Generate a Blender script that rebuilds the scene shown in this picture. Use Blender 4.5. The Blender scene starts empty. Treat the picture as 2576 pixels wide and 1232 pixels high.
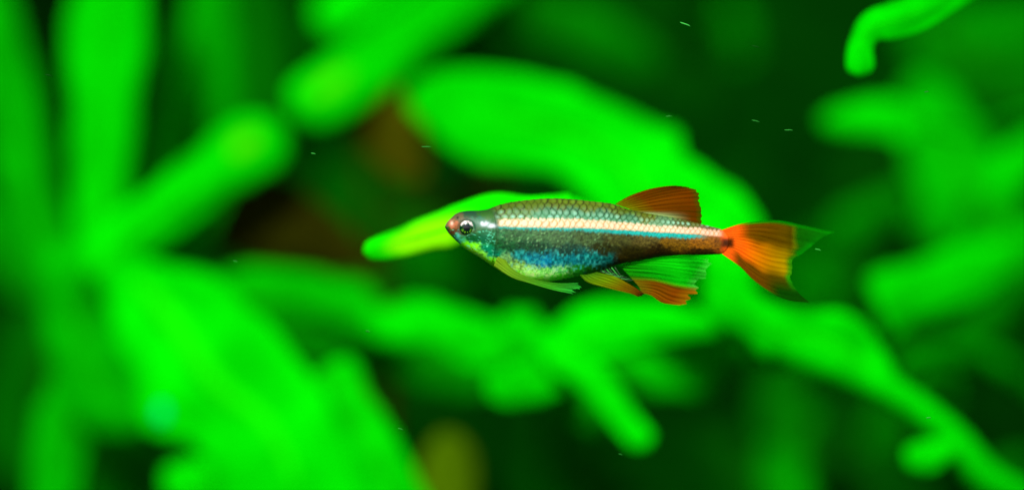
import bpy, math
import numpy as np
from mathutils import Vector

# ------------------------------------------------------------------ camera, sky, sun, exposure
SC = bpy.context.scene
COL = SC.collection
D0 = 0.300            # camera to the fish's mid plane (m)
FRAME_W = 0.106       # width of the view at that distance (m)
ZC = 0.140            # camera height above the gravel

cam_d = bpy.data.cameras.new('camera')
cam = bpy.data.objects.new('camera', cam_d)
COL.objects.link(cam)
cam.location = (0.0, -D0, ZC)
cam.rotation_euler = (math.radians(90), 0, 0)
cam_d.sensor_width = 36.0
cam_d.lens = 36.0 * D0 / FRAME_W
cam_d.clip_start = 0.005
cam_d.clip_end = 50.0
cam_d.dof.use_dof = True
cam_d.dof.focus_distance = D0 - 0.0018
cam_d.dof.aperture_fstop = 6.3
cam_d.dof.aperture_blades = 0
SC.camera = cam

SUN_DIR = Vector((-0.20, -0.74, 0.64)).normalized()
world = bpy.data.worlds.new('World')
SC.world = world
world.use_nodes = True
wn = world.node_tree
bg = wn.nodes['Background']
sky = wn.nodes.new('ShaderNodeTexSky')
sky.sky_type = 'NISHITA'
sky.sun_disc = False
sky.sun_elevation = math.asin(SUN_DIR.z)
sky.sun_rotation = math.atan2(SUN_DIR.x, SUN_DIR.y)
wn.links.new(sky.outputs[0], bg.inputs[0])
bg.inputs[1].default_value = 0.08

sun_d = bpy.data.lights.new('sun', 'SUN')
sun_d.energy = 4.0
sun_d.angle = math.radians(6.0)      # light softened by the rippled water above
sun_d.color = (1.0, 0.96, 0.90)
sun = bpy.data.objects.new('sun', sun_d)
COL.objects.link(sun)
sun.location = (-0.3, -0.6, 1.2)
sun.rotation_euler = (-SUN_DIR).to_track_quat('-Z', 'Y').to_euler()

SC.view_settings.view_transform = 'Standard'
SC.view_settings.look = 'None'
SC.view_settings.gamma = 1.0
SC.view_settings.use_curve_mapping = False
SC.view_settings.exposure = 1.1
SC.render.engine = 'CYCLES'
SC.cycles.use_denoising = True
SC.cycles.max_bounces = 8
SC.cycles.transparent_max_bounces = 16

# ------------------------------------------------------------------ helpers
rng = np.random.default_rng(11)

def lin(c):
    c = np.asarray(c, float) / 255.0
    return np.where(c <= 0.04045, c / 12.92, ((c + 0.055) / 1.055) ** 2.4)

def at(px, py, d):
    """a point seen at (px, py) of a 2575 x 1232 view, d metres from the camera"""
    s = FRAME_W / 2575.0 * d / D0
    return np.array([(px - 1287.5) * s, d - D0, ZC - (py - 616.0) * s])

def unit(d):
    return FRAME_W / 2575.0 * d / D0

def smooth(a, b, x):
    t = np.clip((x - a) / (b - a), 0, 1)
    return t * t * (3 - 2 * t)

_perm = rng.random((256, 256))
def noise2(x, y):
    xi = np.floor(x).astype(int); yi = np.floor(y).astype(int)
    fx = x - xi; fy = y - yi
    fx = fx * fx * (3 - 2 * fx); fy = fy * fy * (3 - 2 * fy)
    g = lambda i, j: _perm[i & 255, j & 255]
    return (g(xi, yi) * (1 - fx) + g(xi + 1, yi) * fx) * (1 - fy) + (g(xi, yi + 1) * (1 - fx) + g(xi + 1, yi + 1) * fx) * fy

def spline(pts, n):
    """Catmull-Rom through pts, n samples"""
    p = np.asarray(pts, float)
    if p.ndim == 1: p = p[:, None]
    m = len(p)
    e = np.vstack([2 * p[0] - p[1], p, 2 * p[-1] - p[-2]])
    t = np.linspace(0, m - 1, n)
    k = np.minimum(t.astype(int), m - 2); f = (t - k)[:, None]
    a, b, c, d = e[k], e[k + 1], e[k + 2], e[k + 3]
    return 0.5 * (2 * b + (c - a) * f + (2 * a - 5 * b + 4 * c - d) * f ** 2 + (3 * b - a - 3 * c + d) * f ** 3)

def link(o, parent=None):
    COL.objects.link(o)
    if parent is not None: o.parent = parent
    return o

def tag(o, label=None, cat=None, group=None, kind=None):
    if label: o['label'] = label
    if cat: o['category'] = cat
    if group: o['group'] = group
    if kind: o['kind'] = kind
    return o

def mesh(name, verts, faces, mat, parent=None, col=None, origin=None, smooth_=True):
    verts = np.asarray(verts, float)
    off = np.zeros(3) if origin is None else np.asarray(origin, float)
    me = bpy.data.meshes.new(name)
    me.from_pydata([tuple(v) for v in verts - off], [], [tuple(int(i) for i in f) for f in faces])
    if smooth_:
        me.polygons.foreach_set('use_smooth', np.ones(len(me.polygons), bool))
    if col is not None:
        col = np.asarray(col, float)
        if col.shape[1] == 3: col = np.hstack([col, np.ones((len(col), 1))])
        a = me.color_attributes.new('tint', 'FLOAT_COLOR', 'POINT')
        a.data.foreach_set('color', col.ravel().astype(np.float32))
    me.materials.append(mat)
    me.update()
    o = bpy.data.objects.new(name, me)
    link(o, parent)
    if origin is not None:
        o.location = tuple(off)
    return o

def empty(name, loc):
    o = bpy.data.objects.new(name, None)
    o.empty_display_size = 0.01
    o.location = tuple(loc)
    return link(o)

def grid_faces(nu, nv, wrap=False, base=0):
    f = []
    for i in range(nu - 1):
        for j in range(nv if wrap else nv - 1):
            k = (j + 1) % nv
            f.append((base + i * nv + j, base + i * nv + k, base + (i + 1) * nv + k, base + (i + 1) * nv + j))
    return f

def tube(pts, rad, n=16, seg=10):
    """tapered tube through pts; verts, faces"""
    c = spline(pts, n); r = spline(np.asarray(rad, float), n)[:, 0]
    t = np.gradient(c, axis=0); t /= np.linalg.norm(t, axis=1)[:, None] + 1e-12
    up = np.array([0.0, 1.0, 0.0])
    v = []
    for i in range(n):
        a = np.cross(t[i], up)
        if np.linalg.norm(a) < 1e-3: a = np.cross(t[i], [1.0, 0, 0])
        a /= np.linalg.norm(a); b = np.cross(t[i], a)
        for k in range(seg):
            w = 2 * math.pi * k / seg
            v.append(c[i] + r[i] * (a * math.cos(w) + b * math.sin(w)))
    f = grid_faces(n, seg, True)
    f.append(tuple(range(seg - 1, -1, -1))); f.append(tuple((n - 1) * seg + k for k in range(seg)))
    return np.array(v), f

# ------------------------------------------------------------------ materials
def new_mat(name):
    m = bpy.data.materials.new(name); m.use_nodes = True
    nt = m.node_tree
    for n in list(nt.nodes): nt.nodes.remove(n)
    out = nt.nodes.new('ShaderNodeOutputMaterial')
    return m, nt, out

def N(nt, typ, **kw):
    n = nt.nodes.new(typ)
    for k, v in kw.items(): setattr(n, k, v)
    return n

def leaf_material():
    m, nt, out = new_mat('water_leaf')
    at_ = N(nt, 'ShaderNodeAttribute', attribute_name='tint')
    tc = N(nt, 'ShaderNodeTexCoord')
    nz = N(nt, 'ShaderNodeTexNoise'); nz.inputs['Scale'].default_value = 260; nz.inputs['Detail'].default_value = 4
    ramp = N(nt, 'ShaderNodeMapRange')
    ramp.inputs['From Min'].default_value = 0.25; ramp.inputs['From Max'].default_value = 0.75
    ramp.inputs['To Min'].default_value = 0.80; ramp.inputs['To Max'].default_value = 1.12
    mul = N(nt, 'ShaderNodeVectorMath', operation='SCALE')
    nt.links.new(tc.outputs['Object'], nz.inputs['Vector'])
    nt.links.new(nz.outputs['Fac'], ramp.inputs['Value'])
    nt.links.new(at_.outputs['Color'], mul.inputs[0])
    nt.links.new(ramp.outputs['Result'], mul.inputs['Scale'])
    dif = N(nt, 'ShaderNodeBsdfDiffuse'); tr = N(nt, 'ShaderNodeBsdfTranslucent')
    mix = N(nt, 'ShaderNodeMixShader'); mix.inputs[0].default_value = 0.38
    nt.links.new(mul.outputs[0], dif.inputs['Color']); nt.links.new(mul.outputs[0], tr.inputs['Color'])
    nt.links.new(dif.outputs[0], mix.inputs[1]); nt.links.new(tr.outputs[0], mix.inputs[2])
    nt.links.new(mix.outputs[0], out.inputs['Surface'])
    return m

def skin_material(name, rough=0.35, spec=0.5, coat=0.0, noise_scale=0, bump=0.0):
    m, nt, out = new_mat(name)
    at_ = N(nt, 'ShaderNodeAttribute', attribute_name='tint')
    p = N(nt, 'ShaderNodeBsdfPrincipled')
    p.inputs['Roughness'].default_value = rough
    p.inputs['Specular IOR Level'].default_value = spec
    p.inputs['Coat Weight'].default_value = coat
    p.inputs['Coat Roughness'].default_value = 0.08
    nt.links.new(at_.outputs['Color'], p.inputs['Base Color'])
    if noise_scale:
        tc = N(nt, 'ShaderNodeTexCoord')
        nz = N(nt, 'ShaderNodeTexNoise'); nz.inputs['Scale'].default_value = noise_scale; nz.inputs['Detail'].default_value = 5
        bp = N(nt, 'ShaderNodeBump'); bp.inputs['Strength'].default_value = bump; bp.inputs['Distance'].default_value = 0.00005
        nt.links.new(tc.outputs['Object'], nz.inputs['Vector'])
        nt.links.new(nz.outputs['Fac'], bp.inputs['Height'])
        nt.links.new(bp.outputs[0], p.inputs['Normal'])
    nt.links.new(p.outputs[0], out.inputs['Surface'])
    return m

def fin_material():
    m, nt, out = new_mat('fin_membrane')
    at_ = N(nt, 'ShaderNodeAttribute', attribute_name='tint')
    dif = N(nt, 'ShaderNodeBsdfDiffuse'); trl = N(nt, 'ShaderNodeBsdfTranslucent'); tp = N(nt, 'ShaderNodeBsdfTransparent')
    a = N(nt, 'ShaderNodeMixShader'); a.inputs[0].default_value = 0.45
    b = N(nt, 'ShaderNodeMixShader')
    nt.links.new(at_.outputs['Color'], dif.inputs['Color']); nt.links.new(at_.outputs['Color'], trl.inputs['Color'])
    nt.links.new(dif.outputs[0], a.inputs[1]); nt.links.new(trl.outputs[0], a.inputs[2])
    nt.links.new(at_.outputs['Alpha'], b.inputs[0])
    nt.links.new(tp.outputs[0], b.inputs[1]); nt.links.new(a.outputs[0], b.inputs[2])
    nt.links.new(b.outputs[0], out.inputs['Surface'])
    return m

def ground_material(name, c0, c1, scale, bump):
    m, nt, out = new_mat(name)
    tc = N(nt, 'ShaderNodeTexCoord')
    nz = N(nt, 'ShaderNodeTexNoise'); nz.inputs['Scale'].default_value = scale; nz.inputs['Detail'].default_value = 6
    cr = N(nt, 'ShaderNodeValToRGB')
    cr.color_ramp.elements[0].position = 0.35; cr.color_ramp.elements[0].color = (*c0, 1)
    cr.color_ramp.elements[1].position = 0.75; cr.color_ramp.elements[1].color = (*c1, 1)
    p = N(nt, 'ShaderNodeBsdfPrincipled'); p.inputs['Roughness'].default_value = 1.0; p.inputs['Specular IOR Level'].default_value = 0.0
    vo = N(nt, 'ShaderNodeTexVoronoi'); vo.inputs['Scale'].default_value = scale * 12
    bp = N(nt, 'ShaderNodeBump'); bp.inputs['Strength'].default_value = bump; bp.inputs['Distance'].default_value = 0.002
    nt.links.new(tc.outputs['Object'], nz.inputs['Vector']); nt.links.new(tc.outputs['Object'], vo.inputs['Vector'])
    nt.links.new(nz.outputs['Fac'], cr.inputs['Fac']); nt.links.new(cr.outputs['Color'], p.inputs['Base Color'])
    nt.links.new(vo.outputs['Distance'], bp.inputs['Height']); nt.links.new(bp.outputs[0], p.inputs['Normal'])
    nt.links.new(p.outputs[0], out.inputs['Surface'])
    return m

M_LEAF = leaf_material()
M_SKIN = skin_material('fish_skin', 0.45, 0.14, 0.0, 9000, 0.5)
M_EYE = skin_material('fish_eye', 0.2, 0.3, 0.15)
M_FIN = fin_material()
M_RAY = skin_material('fin_ray', 0.5, 0.3)
M_GRAVEL = ground_material('dark_gravel', (0.004, 0.008, 0.003), (0.02, 0.035, 0.012), 30, 0.8)
M_WALL = ground_material('shade_toned_panel', (0.0002, 0.0025, 0.0002), (0.0003, 0.026, 0.0003), 11, 0.4)  # gloom between the leaves put into the wall as dark patchy green

# ------------------------------------------------------------------ the setting: gravel bed, and dark walls added to keep sky out behind the plants
def slab(name, a, b, mat, n=2):
    (x0, y0, z0), (x1, y1, z1) = a, b
    v = [(x0, y0, z0), (x1, y0, z0), (x1, y1, z0), (x0, y1, z0), (x0, y0, z1), (x1, y0, z1), (x1, y1, z1), (x0, y1, z1)]
    f = [(0, 3, 2, 1), (4, 5, 6, 7), (0, 1, 5, 4), (1, 2, 6, 5), (2, 3, 7, 6), (3, 0, 4, 7)]
    return tag(mesh(name, v, f, mat, smooth_=False), kind='structure')

gx, gy = np.meshgrid(np.linspace(-0.6, 0.6, 121), np.linspace(-0.5, 0.42, 93), indexing='ij')
gz = 0.010 * (noise2(gx * 14 + 50, gy * 14 + 50) - 0.5) + 0.004 * (noise2(gx * 90 + 9, gy * 90 + 7) - 0.5)
tag(mesh('gravel_bed', np.stack([gx, gy, gz], -1).reshape(-1, 3), grid_faces(121, 93), M_GRAVEL), kind='structure')
slab('back_wall', (-0.62, 0.418, -0.02), (0.62, 0.43, 0.46), M_WALL)
slab('side_wall', (-0.63, -0.5, -0.02), (-0.598, 0.4175, 0.46), M_WALL)
slab('side_wall', (0.598, -0.5, -0.02), (0.63, 0.4175, 0.46), M_WALL)

# ------------------------------------------------------------------ plants
G_TOP = (0.0006, 0.47, 0.0005)      # bright leaf; darker greens below have the shade put into their colour
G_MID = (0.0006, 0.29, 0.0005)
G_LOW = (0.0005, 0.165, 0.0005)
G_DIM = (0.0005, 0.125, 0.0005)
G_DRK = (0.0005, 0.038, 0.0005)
BROWN = (0.037, 0.041, 0.0005)
BROWN_D = (0.016, 0.018, 0.0005)
OLIVE = (0.050, 0.115, 0.0005)
YEL = (0.055, 0.50, 0.001)

def leaf_blade(name, parent, spine, hw, col, d=None, roll=0.0, fold=0.10, wave=0.09, rib=True, spot=None, tips=(0.0, 1.7), seed=None, thick=0.0005, rib_w=1.0, edges=None):
    """A blade with thickness. spine: (px, py[, d]) points; hw: half widths in view units, scalars or (left, right)."""
    S_ = None
    if edges is not None:                       # blade given by its two margins; d may be (base, tip)
        d0_, d1_ = d if isinstance(d, tuple) else (d, d)
        E = []
        for ed in edges:
            dq = np.linspace(d0_, d1_, len(ed))
            E.append(spline(np.array([at(p[0], p[1], q) for p, q in zip(ed, dq)]), 44))
        mid_ = (E[0] + E[1]) / 2; half_ = np.linalg.norm(E[1] - E[0], axis=1) / 2
        S_ = (E[1] - E[0]) / (2 * half_[:, None])
        spine = [((a_[0] + b_[0]) / 2, (a_[1] + b_[1]) / 2, d0_) for a_, b_ in zip(*edges)]; hw = [10] * len(spine)
    sp = np.array([at(p[0], p[1], p[2] if len(p) > 2 else d) for p in spine])
    dd = np.array([p[2] if len(p) > 2 else d for p in spine])
    w2 = np.array([(h, h) if np.isscalar(h) else h for h in hw], float) * np.array([unit(q) for q in dd])[:, None]
    w2 /= math.cos(roll)
    nu, nv = 44, 15
    c = spline(sp, nu); W = np.maximum(spline(w2, nu), 1e-5)
    if S_ is not None:
        c = mid_; W = np.stack([half_, half_], 1) / math.cos(roll)
    u = np.linspace(0, 1, nu)
    L = np.concatenate([[0], np.cumsum(np.linalg.norm(np.diff(c, axis=0), axis=1))])
    # rounded ends: half-ellipse taper over the last stretch
    for end, k in ((0, tips[0]), (1, tips[1])):
        if k <= 0: continue
        dist = L if end == 0 else L[-1] - L
        wr = W[0 if end == 0 else -1].mean() * k
        q = np.clip(dist / max(wr, 1e-6), 0, 1)
        W = W * np.sqrt(np.clip(1 - (1 - q) ** 2, 0.0004, 1))[:, None]
    t = np.gradient(c, axis=0); t /= np.linalg.norm(t, axis=1)[:, None]
    sd = (abs(int(spine[0][0] * 7 + spine[-1][1] * 3 + spine[-1][0])) % 97) if seed is None else seed
    v = np.linspace(-1, 1, nv)
    top = np.zeros((nu, nv, 3)); bot = np.zeros((nu, nv, 3))
    for i in range(nu):
        s0 = np.cross(t[i], [0, 1.0, 0]); s0 /= np.linalg.norm(s0)
        if S_ is not None: s0 = S_[i]
        n0 = np.cross(s0, t[i]); n0 /= np.linalg.norm(n0)
        if n0[1] > 0: n0 = -n0
        s = s0 * math.cos(roll) + n0 * math.sin(roll); n = n0 * math.cos(roll) - s0 * math.sin(roll)
        wv = np.where(v < 0, W[i, 0], W[i, 1])
        edge = 1 + 0.15 * (noise2(u[i] * 6 + sd + 0 * v, np.sign(v) * 3 + sd + 20) - 0.5) * 2 + 0.05 * (noise2(u[i] * 17 + sd + 0 * v, np.sign(v) * 3 + sd + 40) - 0.5) * 2
        lat = v * wv * edge
        wv_m = W[i].mean()
        ht = -fold * np.abs(v) ** 1.6 * wv_m + wave * wv_m * 2 * (noise2(u[i] * 6 + sd + 3 + 0 * v, v * 1.6 + sd + 30) - 0.5) * (0.4 + np.abs(v))
        p = c[i] + s * lat[:, None] + n * ht[:, None]
        th = thick * (1 - 0.85 * v ** 2) * min(1.0, wv_m / 0.0006)
        top[i] = p + n * th[:, None] * 0.5; bot[i] = p - n * th[:, None] * 0.5 - n * 1e-6
    V = np.concatenate([top.reshape(-1, 3), bot.reshape(-1, 3)])
    F = grid_faces(nu, nv); b = nu * nv
    F += [tuple(reversed([k + b for k in f])) for f in grid_faces(nu, nv)]
    for i in range(nu - 1):
        F.append((i * nv, (i + 1) * nv, b + (i + 1) * nv, b + i * nv))
        F.append(((i + 1) * nv + nv - 1, i * nv + nv - 1, b + i * nv + nv - 1, b + (i + 1) * nv + nv - 1))
    for j in range(nv - 1):
        F.append((j + 1, j, b + j, b + j + 1)); k = (nu - 1) * nv
        F.append((k + j, k + j + 1, b + k + j + 1, b + k + j))
    # colour: mottled blade with side veins
    uu, vv = np.meshgrid(u, v, indexing='ij')
    m = 0.81 + 0.38 * noise2(uu * 7 + sd, vv * 2.2 + sd + 11)
    m = m + 0.05 * np.sin((uu * 26 - np.abs(vv) * 4)) * (np.abs(vv) > 0.08)
    C = np.array(col)[None, None] * m[..., None]
    if spot is not None:
        (su, sv, sr, sc) = spot
        a = 1 - smooth(sr * 0.6, sr * 1.3, np.hypot((uu - su), (vv - sv) * 0.22))
        C = C * (1 - a[..., None]) + np.array(sc) * a[..., None]
    C = np.concatenate([C.reshape(-1, 3)] * 2)
    o = mesh(name, V, F, M_LEAF, parent, C)
    if rib:
        k = slice(0, int(nu * 0.96))
        rr = rib_w * np.clip(W[k].mean(1) * 0.10, 0.00012, 0.0010) * np.linspace(1, 0.35, len(c[k]))
        fr = []
        for i in range(len(c[k])):
            s0 = np.cross(t[i], [0, 1.0, 0]); n0 = np.cross(s0, t[i]); n0 /= np.linalg.norm(n0)
            if n0[1] > 0: n0 = -n0
            fr.append(c[i] + n0 * (thick * 0.4 - (rib_w - 1) * 0.0006))
        tv, tf = tube(fr[::3], rr[::3], 24, 7)
        mesh('midrib', tv, tf, M_LEAF, o, np.tile(np.minimum(np.array(col) * 1.25 + np.array([0.004, 0, 0]), 0.8), (len(tv), 1)))
    return o

def stem(name, parent, pts, rad, col, n=28):
    sp = [at(*p) for p in pts]
    r = [q * unit(p[2]) for q, p in zip(rad, pts)]
    v, f = tube(sp, r, n, 12)
    m = 0.85 + 0.3 * noise2(v[:, 2] * 900 + 40, v[:, 0] * 900 + 40)
    return mesh(name, v, f, M_LEAF, parent, np.array(col)[None] * m[:, None])

def plant(name, label, cat, group=None):
    o = empty(name, (0, 0, 0))
    return tag(o, label, cat, group)

def ground_py(d):      # view y of the gravel at a distance
    return 616.0 + ZC / unit(d)

def reroot(o):
    """move a plant's origin to the foot of its stem without moving anything"""
    zs = []
    for ch in o.children:
        for v in ch.data.vertices: zs.append((v.co.z, v.co.x, v.co.y))
    z, x, y = min(zs)
    for ch in o.children: ch.location = (-x, -y, -z)
    o.location = (x, y, z)

L = leaf_blade
# ---- broad-leaved sword plant on the left: upper blades stand further back, lower ones lean forward
p1 = plant('sword_plant', 'big bright green sword plant, blades fanning from one crown, broad leaf drooping below', 'plant')
g = ground_py(0.40)
stem('stem', p1, [(225, 650, .396), (195, 800, .398), (180, 1000, .402), (165, 1250, .405), (170, g + 10, .405)], [74, 72, 56, 46, 50], G_MID)
L('leaf', p1, [(240, 760), (255, 600), (254, 400), (264, 180), (285, -60), (310, -330)], [50, 78, 80, 88, 88, 24], G_TOP, .400, roll=.15)
L('leaf', p1, [(170, 760), (84, 540), (44, 340), (0, 120), (-50, -180)], [50, 70, 74, 60, 24], G_MID, .412, roll=.2)
L('leaf', p1, [(220, 690), (340, 588), (470, 490), (580, 412), (715, 325)], [70, 70, 70, 76, 82], G_TOP, .388, roll=.1, tips=(0, 1.0), spot=(.84, .25, .06, (0.055, 0.50, 0.001)))
L('leaf', p1, None, None, (0.0006, 0.48, 0.0005), (.384, .372), roll=.1, fold=.05, wave=.06, rib_w=2.4, tips=(1.0, 0), edges=(
    [(240, 670), (262, 760), (282, 860), (308, 950), (340, 1020), (392, 1085), (470, 1105), (510, 1160), (540, 1240), (580, 1360)],
    [(330, 640), (440, 672), (550, 702), (632, 762), (690, 830), (765, 905), (835, 985), (900, 1080), (950, 1200), (1000, 1360)]))
L('leaf', p1, [(660, 1150), (560, 1205), (460, 1215), (410, 1235)], [60, 64, 56, 44], G_TOP, .378, tips=(0, 1.0))
L('leaf', p1, [(215, 600), (190, 720), (205, 860), (245, 970), (360, 1080)], [70, 100, 95, 100, 60], G_MID, .394, roll=.1)
L('leaf', p1, None, None, (0.0006, 0.34, 0.0005), .398, roll=.15, edges=(
    [(400, 740), (540, 800), (650, 840), (720, 812), (800, 802), (880, 830), (970, 880)],
    [(390, 700), (520, 692), (620, 668), (760, 678), (900, 716), (985, 785), (1030, 860)]))
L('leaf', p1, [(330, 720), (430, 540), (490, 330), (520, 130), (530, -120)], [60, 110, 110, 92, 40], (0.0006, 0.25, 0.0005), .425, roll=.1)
L('leaf', p1, None, None, (0.0006, 0.40, 0.0005), (.376, .370), roll=.1, tips=(1.0, 0), edges=(
    [(760, 985), (815, 985), (840, 1040), (870, 1120), (900, 1235), (930, 1360)],
    [(800, 930), (885, 900), (935, 1000), (1000, 1100), (1074, 1235), (1130, 1360)]))
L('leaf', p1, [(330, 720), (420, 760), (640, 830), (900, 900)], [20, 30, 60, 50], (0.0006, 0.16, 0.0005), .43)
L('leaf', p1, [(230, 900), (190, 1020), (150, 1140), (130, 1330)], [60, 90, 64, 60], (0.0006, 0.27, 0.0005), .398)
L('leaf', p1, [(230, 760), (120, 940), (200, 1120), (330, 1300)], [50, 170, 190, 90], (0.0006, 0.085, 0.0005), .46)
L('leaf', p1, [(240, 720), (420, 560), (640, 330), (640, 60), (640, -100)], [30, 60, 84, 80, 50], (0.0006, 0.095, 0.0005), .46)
L('leaf', p1, [(180, 760), (60, 700), (-60, 560), (-200, 420)], [30, 50, 60, 20], G_LOW, .42)
reroot(p1)

# ---- tall stem plant in the back whose rounded leaves reach in from above
p2 = plant('stem_plant', 'tall green stem plant with blunt finger leaves, one yellow-tipped, beside the brown leaves', 'plant')
g = ground_py(0.52)
stem('stem', p2, [(1330, -420, .48), (1300, -150, .485), (1230, 150, .50), (1190, 500, .515), (1180, 900, .52), (1170, g + 10, .52)], [18, 24, 26, 28, 30, 34], G_DRK)
L('leaf', p2, [(1310, -110, .47), (1190, -40, .44), (1060, 60, .415), (940, 150, .402), (735, 285, .395)], [40, 72, 78, 75, 76], G_TOP, roll=.1, tips=(0, 1.0), spot=(.88, -.1, .055, (0.055, 0.50, 0.001)))
L('leaf', p2, [(1320, -260, .47), (1180, -190, .45), (1000, -70, .425), (800, 70, .42)], [40, 66, 62, 58], G_TOP, roll=.15, tips=(0, 1.0))
L('leaf', p2, [(1270, 60, .49), (1200, 90, .46), (1040, 180, .45)], [30, 60, 40], (0.0006, 0.12, 0.0005))
L('leaf', p2, [(1300, -80, .48), (1120, 30, .45), (1020, 90, .44)], [30, 70, 60], (0.0006, 0.24, 0.0005))
L('leaf', p2, [(1270, -10, .47), (1380, 35, .455), (1500, 90, .45), (1660, 160, .45)], [40, 60, 58, 40], (0.0006, 0.12, 0.0005))
L('leaf', p2, [(1230, 150, .49), (1000, 60, .47), (780, 100, .47)], [20, 80, 60], G_DIM)
reroot(p2)

# ---- long plant rising from lower right behind the fish, the largest leaf over the fish's back
p3 = plant('creeping_plant', 'bright green plant with thick slanting stem, its largest leaf spread behind the fish', 'plant')
g = ground_py(0.37)
stem('stem', p3, [(1800, 700, .366), (1880, 790, .358), (1990, 868, .355), (2130, 930, .356), (2270, 1000, .357), (2390, 1095, .358), (2480, 1200, .36), (2640, 1330, .365), (2720, 1700, .37), (2730, g + 10, .37)], [40, 46, 50, 46, 38, 40, 44, 40, 40, 44], G_TOP, 60)
L('leaf', p3, None, None, G_TOP, (.366, .396), roll=.10, fold=.05, wave=.08, tips=(0, .7), edges=(
    [(1790, 760), (1700, 690), (1620, 650), (1540, 600), (1500, 560), (1470, 500), (1430, 452), (1380, 436), (1290, 426), (1220, 412), (1140, 378), (1070, 325), (1015, 275)],
    [(1900, 720), (1920, 580), (1860, 500), (1785, 455), (1720, 410), (1690, 345), (1635, 322), (1560, 275), (1485, 222), (1380, 208), (1200, 188), (1085, 190), (1025, 225)]))
L('leaf', p3, None, None, (0.0006, 0.56, 0.0005), (.356, .350), roll=.15, edges=(
    [(2230, 985), (2165, 968), (2075, 950), (1985, 912), (1915, 908), (1885, 862), (1820, 822), (1760, 768), (1710, 720)],
    [(2255, 950), (2225, 885), (2185, 832), (2115, 785), (2030, 778), (1942, 757), (1870, 702), (1800, 660), (1720, 660)]))
L('leaf', p3, [(2090, 915), (2000, 890), (1920, 880), (1880, 890)], [10, 40, 46, 20], G_MID, .36)
L('leaf', p3, [(1440, 510), (1330, 540), (1230, 545), (1110, 580), (1000, 610), (912, 634)], [22, 52, 62, 50, 36, 26], (0.004, 0.58, 0.0005), .3145, roll=.1, fold=.12, tips=(0, 1.1), spot=(.66, .15, .2, (0.16, 0.60, 0.001)))
stem('petiole', p3, [(1440, 510, .3147), (1560, 560, .322), (1700, 610, .340), (1810, 720, .365)], [16, 16, 18, 20], G_TOP)
L('leaf', p3, [(2410, 1120), (2350, 1140), (2275, 1155)], [22, 36, 40], G_TOP, .354, tips=(0, 1.0))
reroot(p3)

# ---- low star-shaped plant under the fish
p5 = plant('star_plant', 'low green plant with short leaves spreading star-like below the fish belly', 'plant')
g = ground_py(0.47)
stem('stem', p5, [(1395, 890, .378), (1400, 960, .42), (1390, 1150, .46), (1380, 1500, .47), (1380, g + 10, .47)], [40, 24, 18, 20, 24], G_LOW)
L('leaf', p5, None, None, (0.0006, 0.54, 0.0005), .368, roll=.1, edges=(
    [(1340, 870), (1440, 786), (1519, 756), (1619, 758), (1720, 776), (1850, 790)],
    [(1400, 950), (1480, 922), (1519, 894), (1594, 874), (1694, 858), (1840, 830)]))
L('leaf', p5, None, None, G_TOP, .375, edges=(
    [(1430, 880), (1385, 825), (1340, 785), (1290, 780), (1245, 800)], [(1370, 945), (1330, 905), (1300, 885), (1270, 870), (1235, 850)]))
L('leaf', p5, None, None, G_TOP, (.370, .360), roll=.1, tips=(0, 1.0), spot=(.10, 0, .045, (.10, .55, .001)), edges=(
    [(1400, 840), (1450, 865), (1500, 905), (1550, 965), (1600, 1040), (1652, 1105)], [(1350, 920), (1385, 935), (1440, 960), (1494, 1018), (1544, 1072), (1600, 1140)]))
L('leaf', p5, None, None, G_TOP, (.372, .364), roll=.1, tips=(0, .8), edges=(
    [(1410, 880), (1350, 900), (1290, 922), (1220, 940)], [(1450, 950), (1390, 1002), (1320, 1018), (1225, 1010)]))
L('leaf', p5, None, None, (0.0006, 0.36, 0.0005), .388, roll=.1, tips=(0, .8), edges=(
    [(1440, 900), (1560, 900), (1640, 892), (1720, 896), (1810, 915)], [(1450, 920), (1580, 945), (1640, 988), (1720, 998), (1810, 988)]))
L('leaf', p5, None, None, (0.0006, 0.19, 0.0005), .385, tips=(0, .8), edges=(
    [(1440, 930), (1450, 960), (1530, 1010), (1620, 1075)], [(1370, 960), (1385, 1015), (1440, 1065), (1540, 1110)]))
L('leaf', p5, None, None, G_TOP, .384, roll=.15, tips=(0, .8), edges=(
    [(1390, 880), (1330, 852), (1240, 806), (1150, 774), (1050, 752), (960, 764), (915, 790)], [(1380, 920), (1310, 900), (1230, 925), (1165, 915), (1090, 872), (1010, 865), (925, 840)]))
L('leaf', p5, [(1330, 890), (1230, 900), (1175, 880)], [30, 56, 50], G_MID, .384)
L('leaf', p5, [(1390, 900, .39), (1250, 910, .405), (1100, 910, .41), (900, 880, .415)], [20, 70, 80, 60], (0.0006, 0.16, 0.0005))
L('leaf', p5, [(1390, 900, .38), (1560, 880, .395), (1720, 875, .40), (1900, 890, .40)], [20, 46, 50, 30], (0.0006, 0.27, 0.0005))
reroot(p5)

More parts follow.
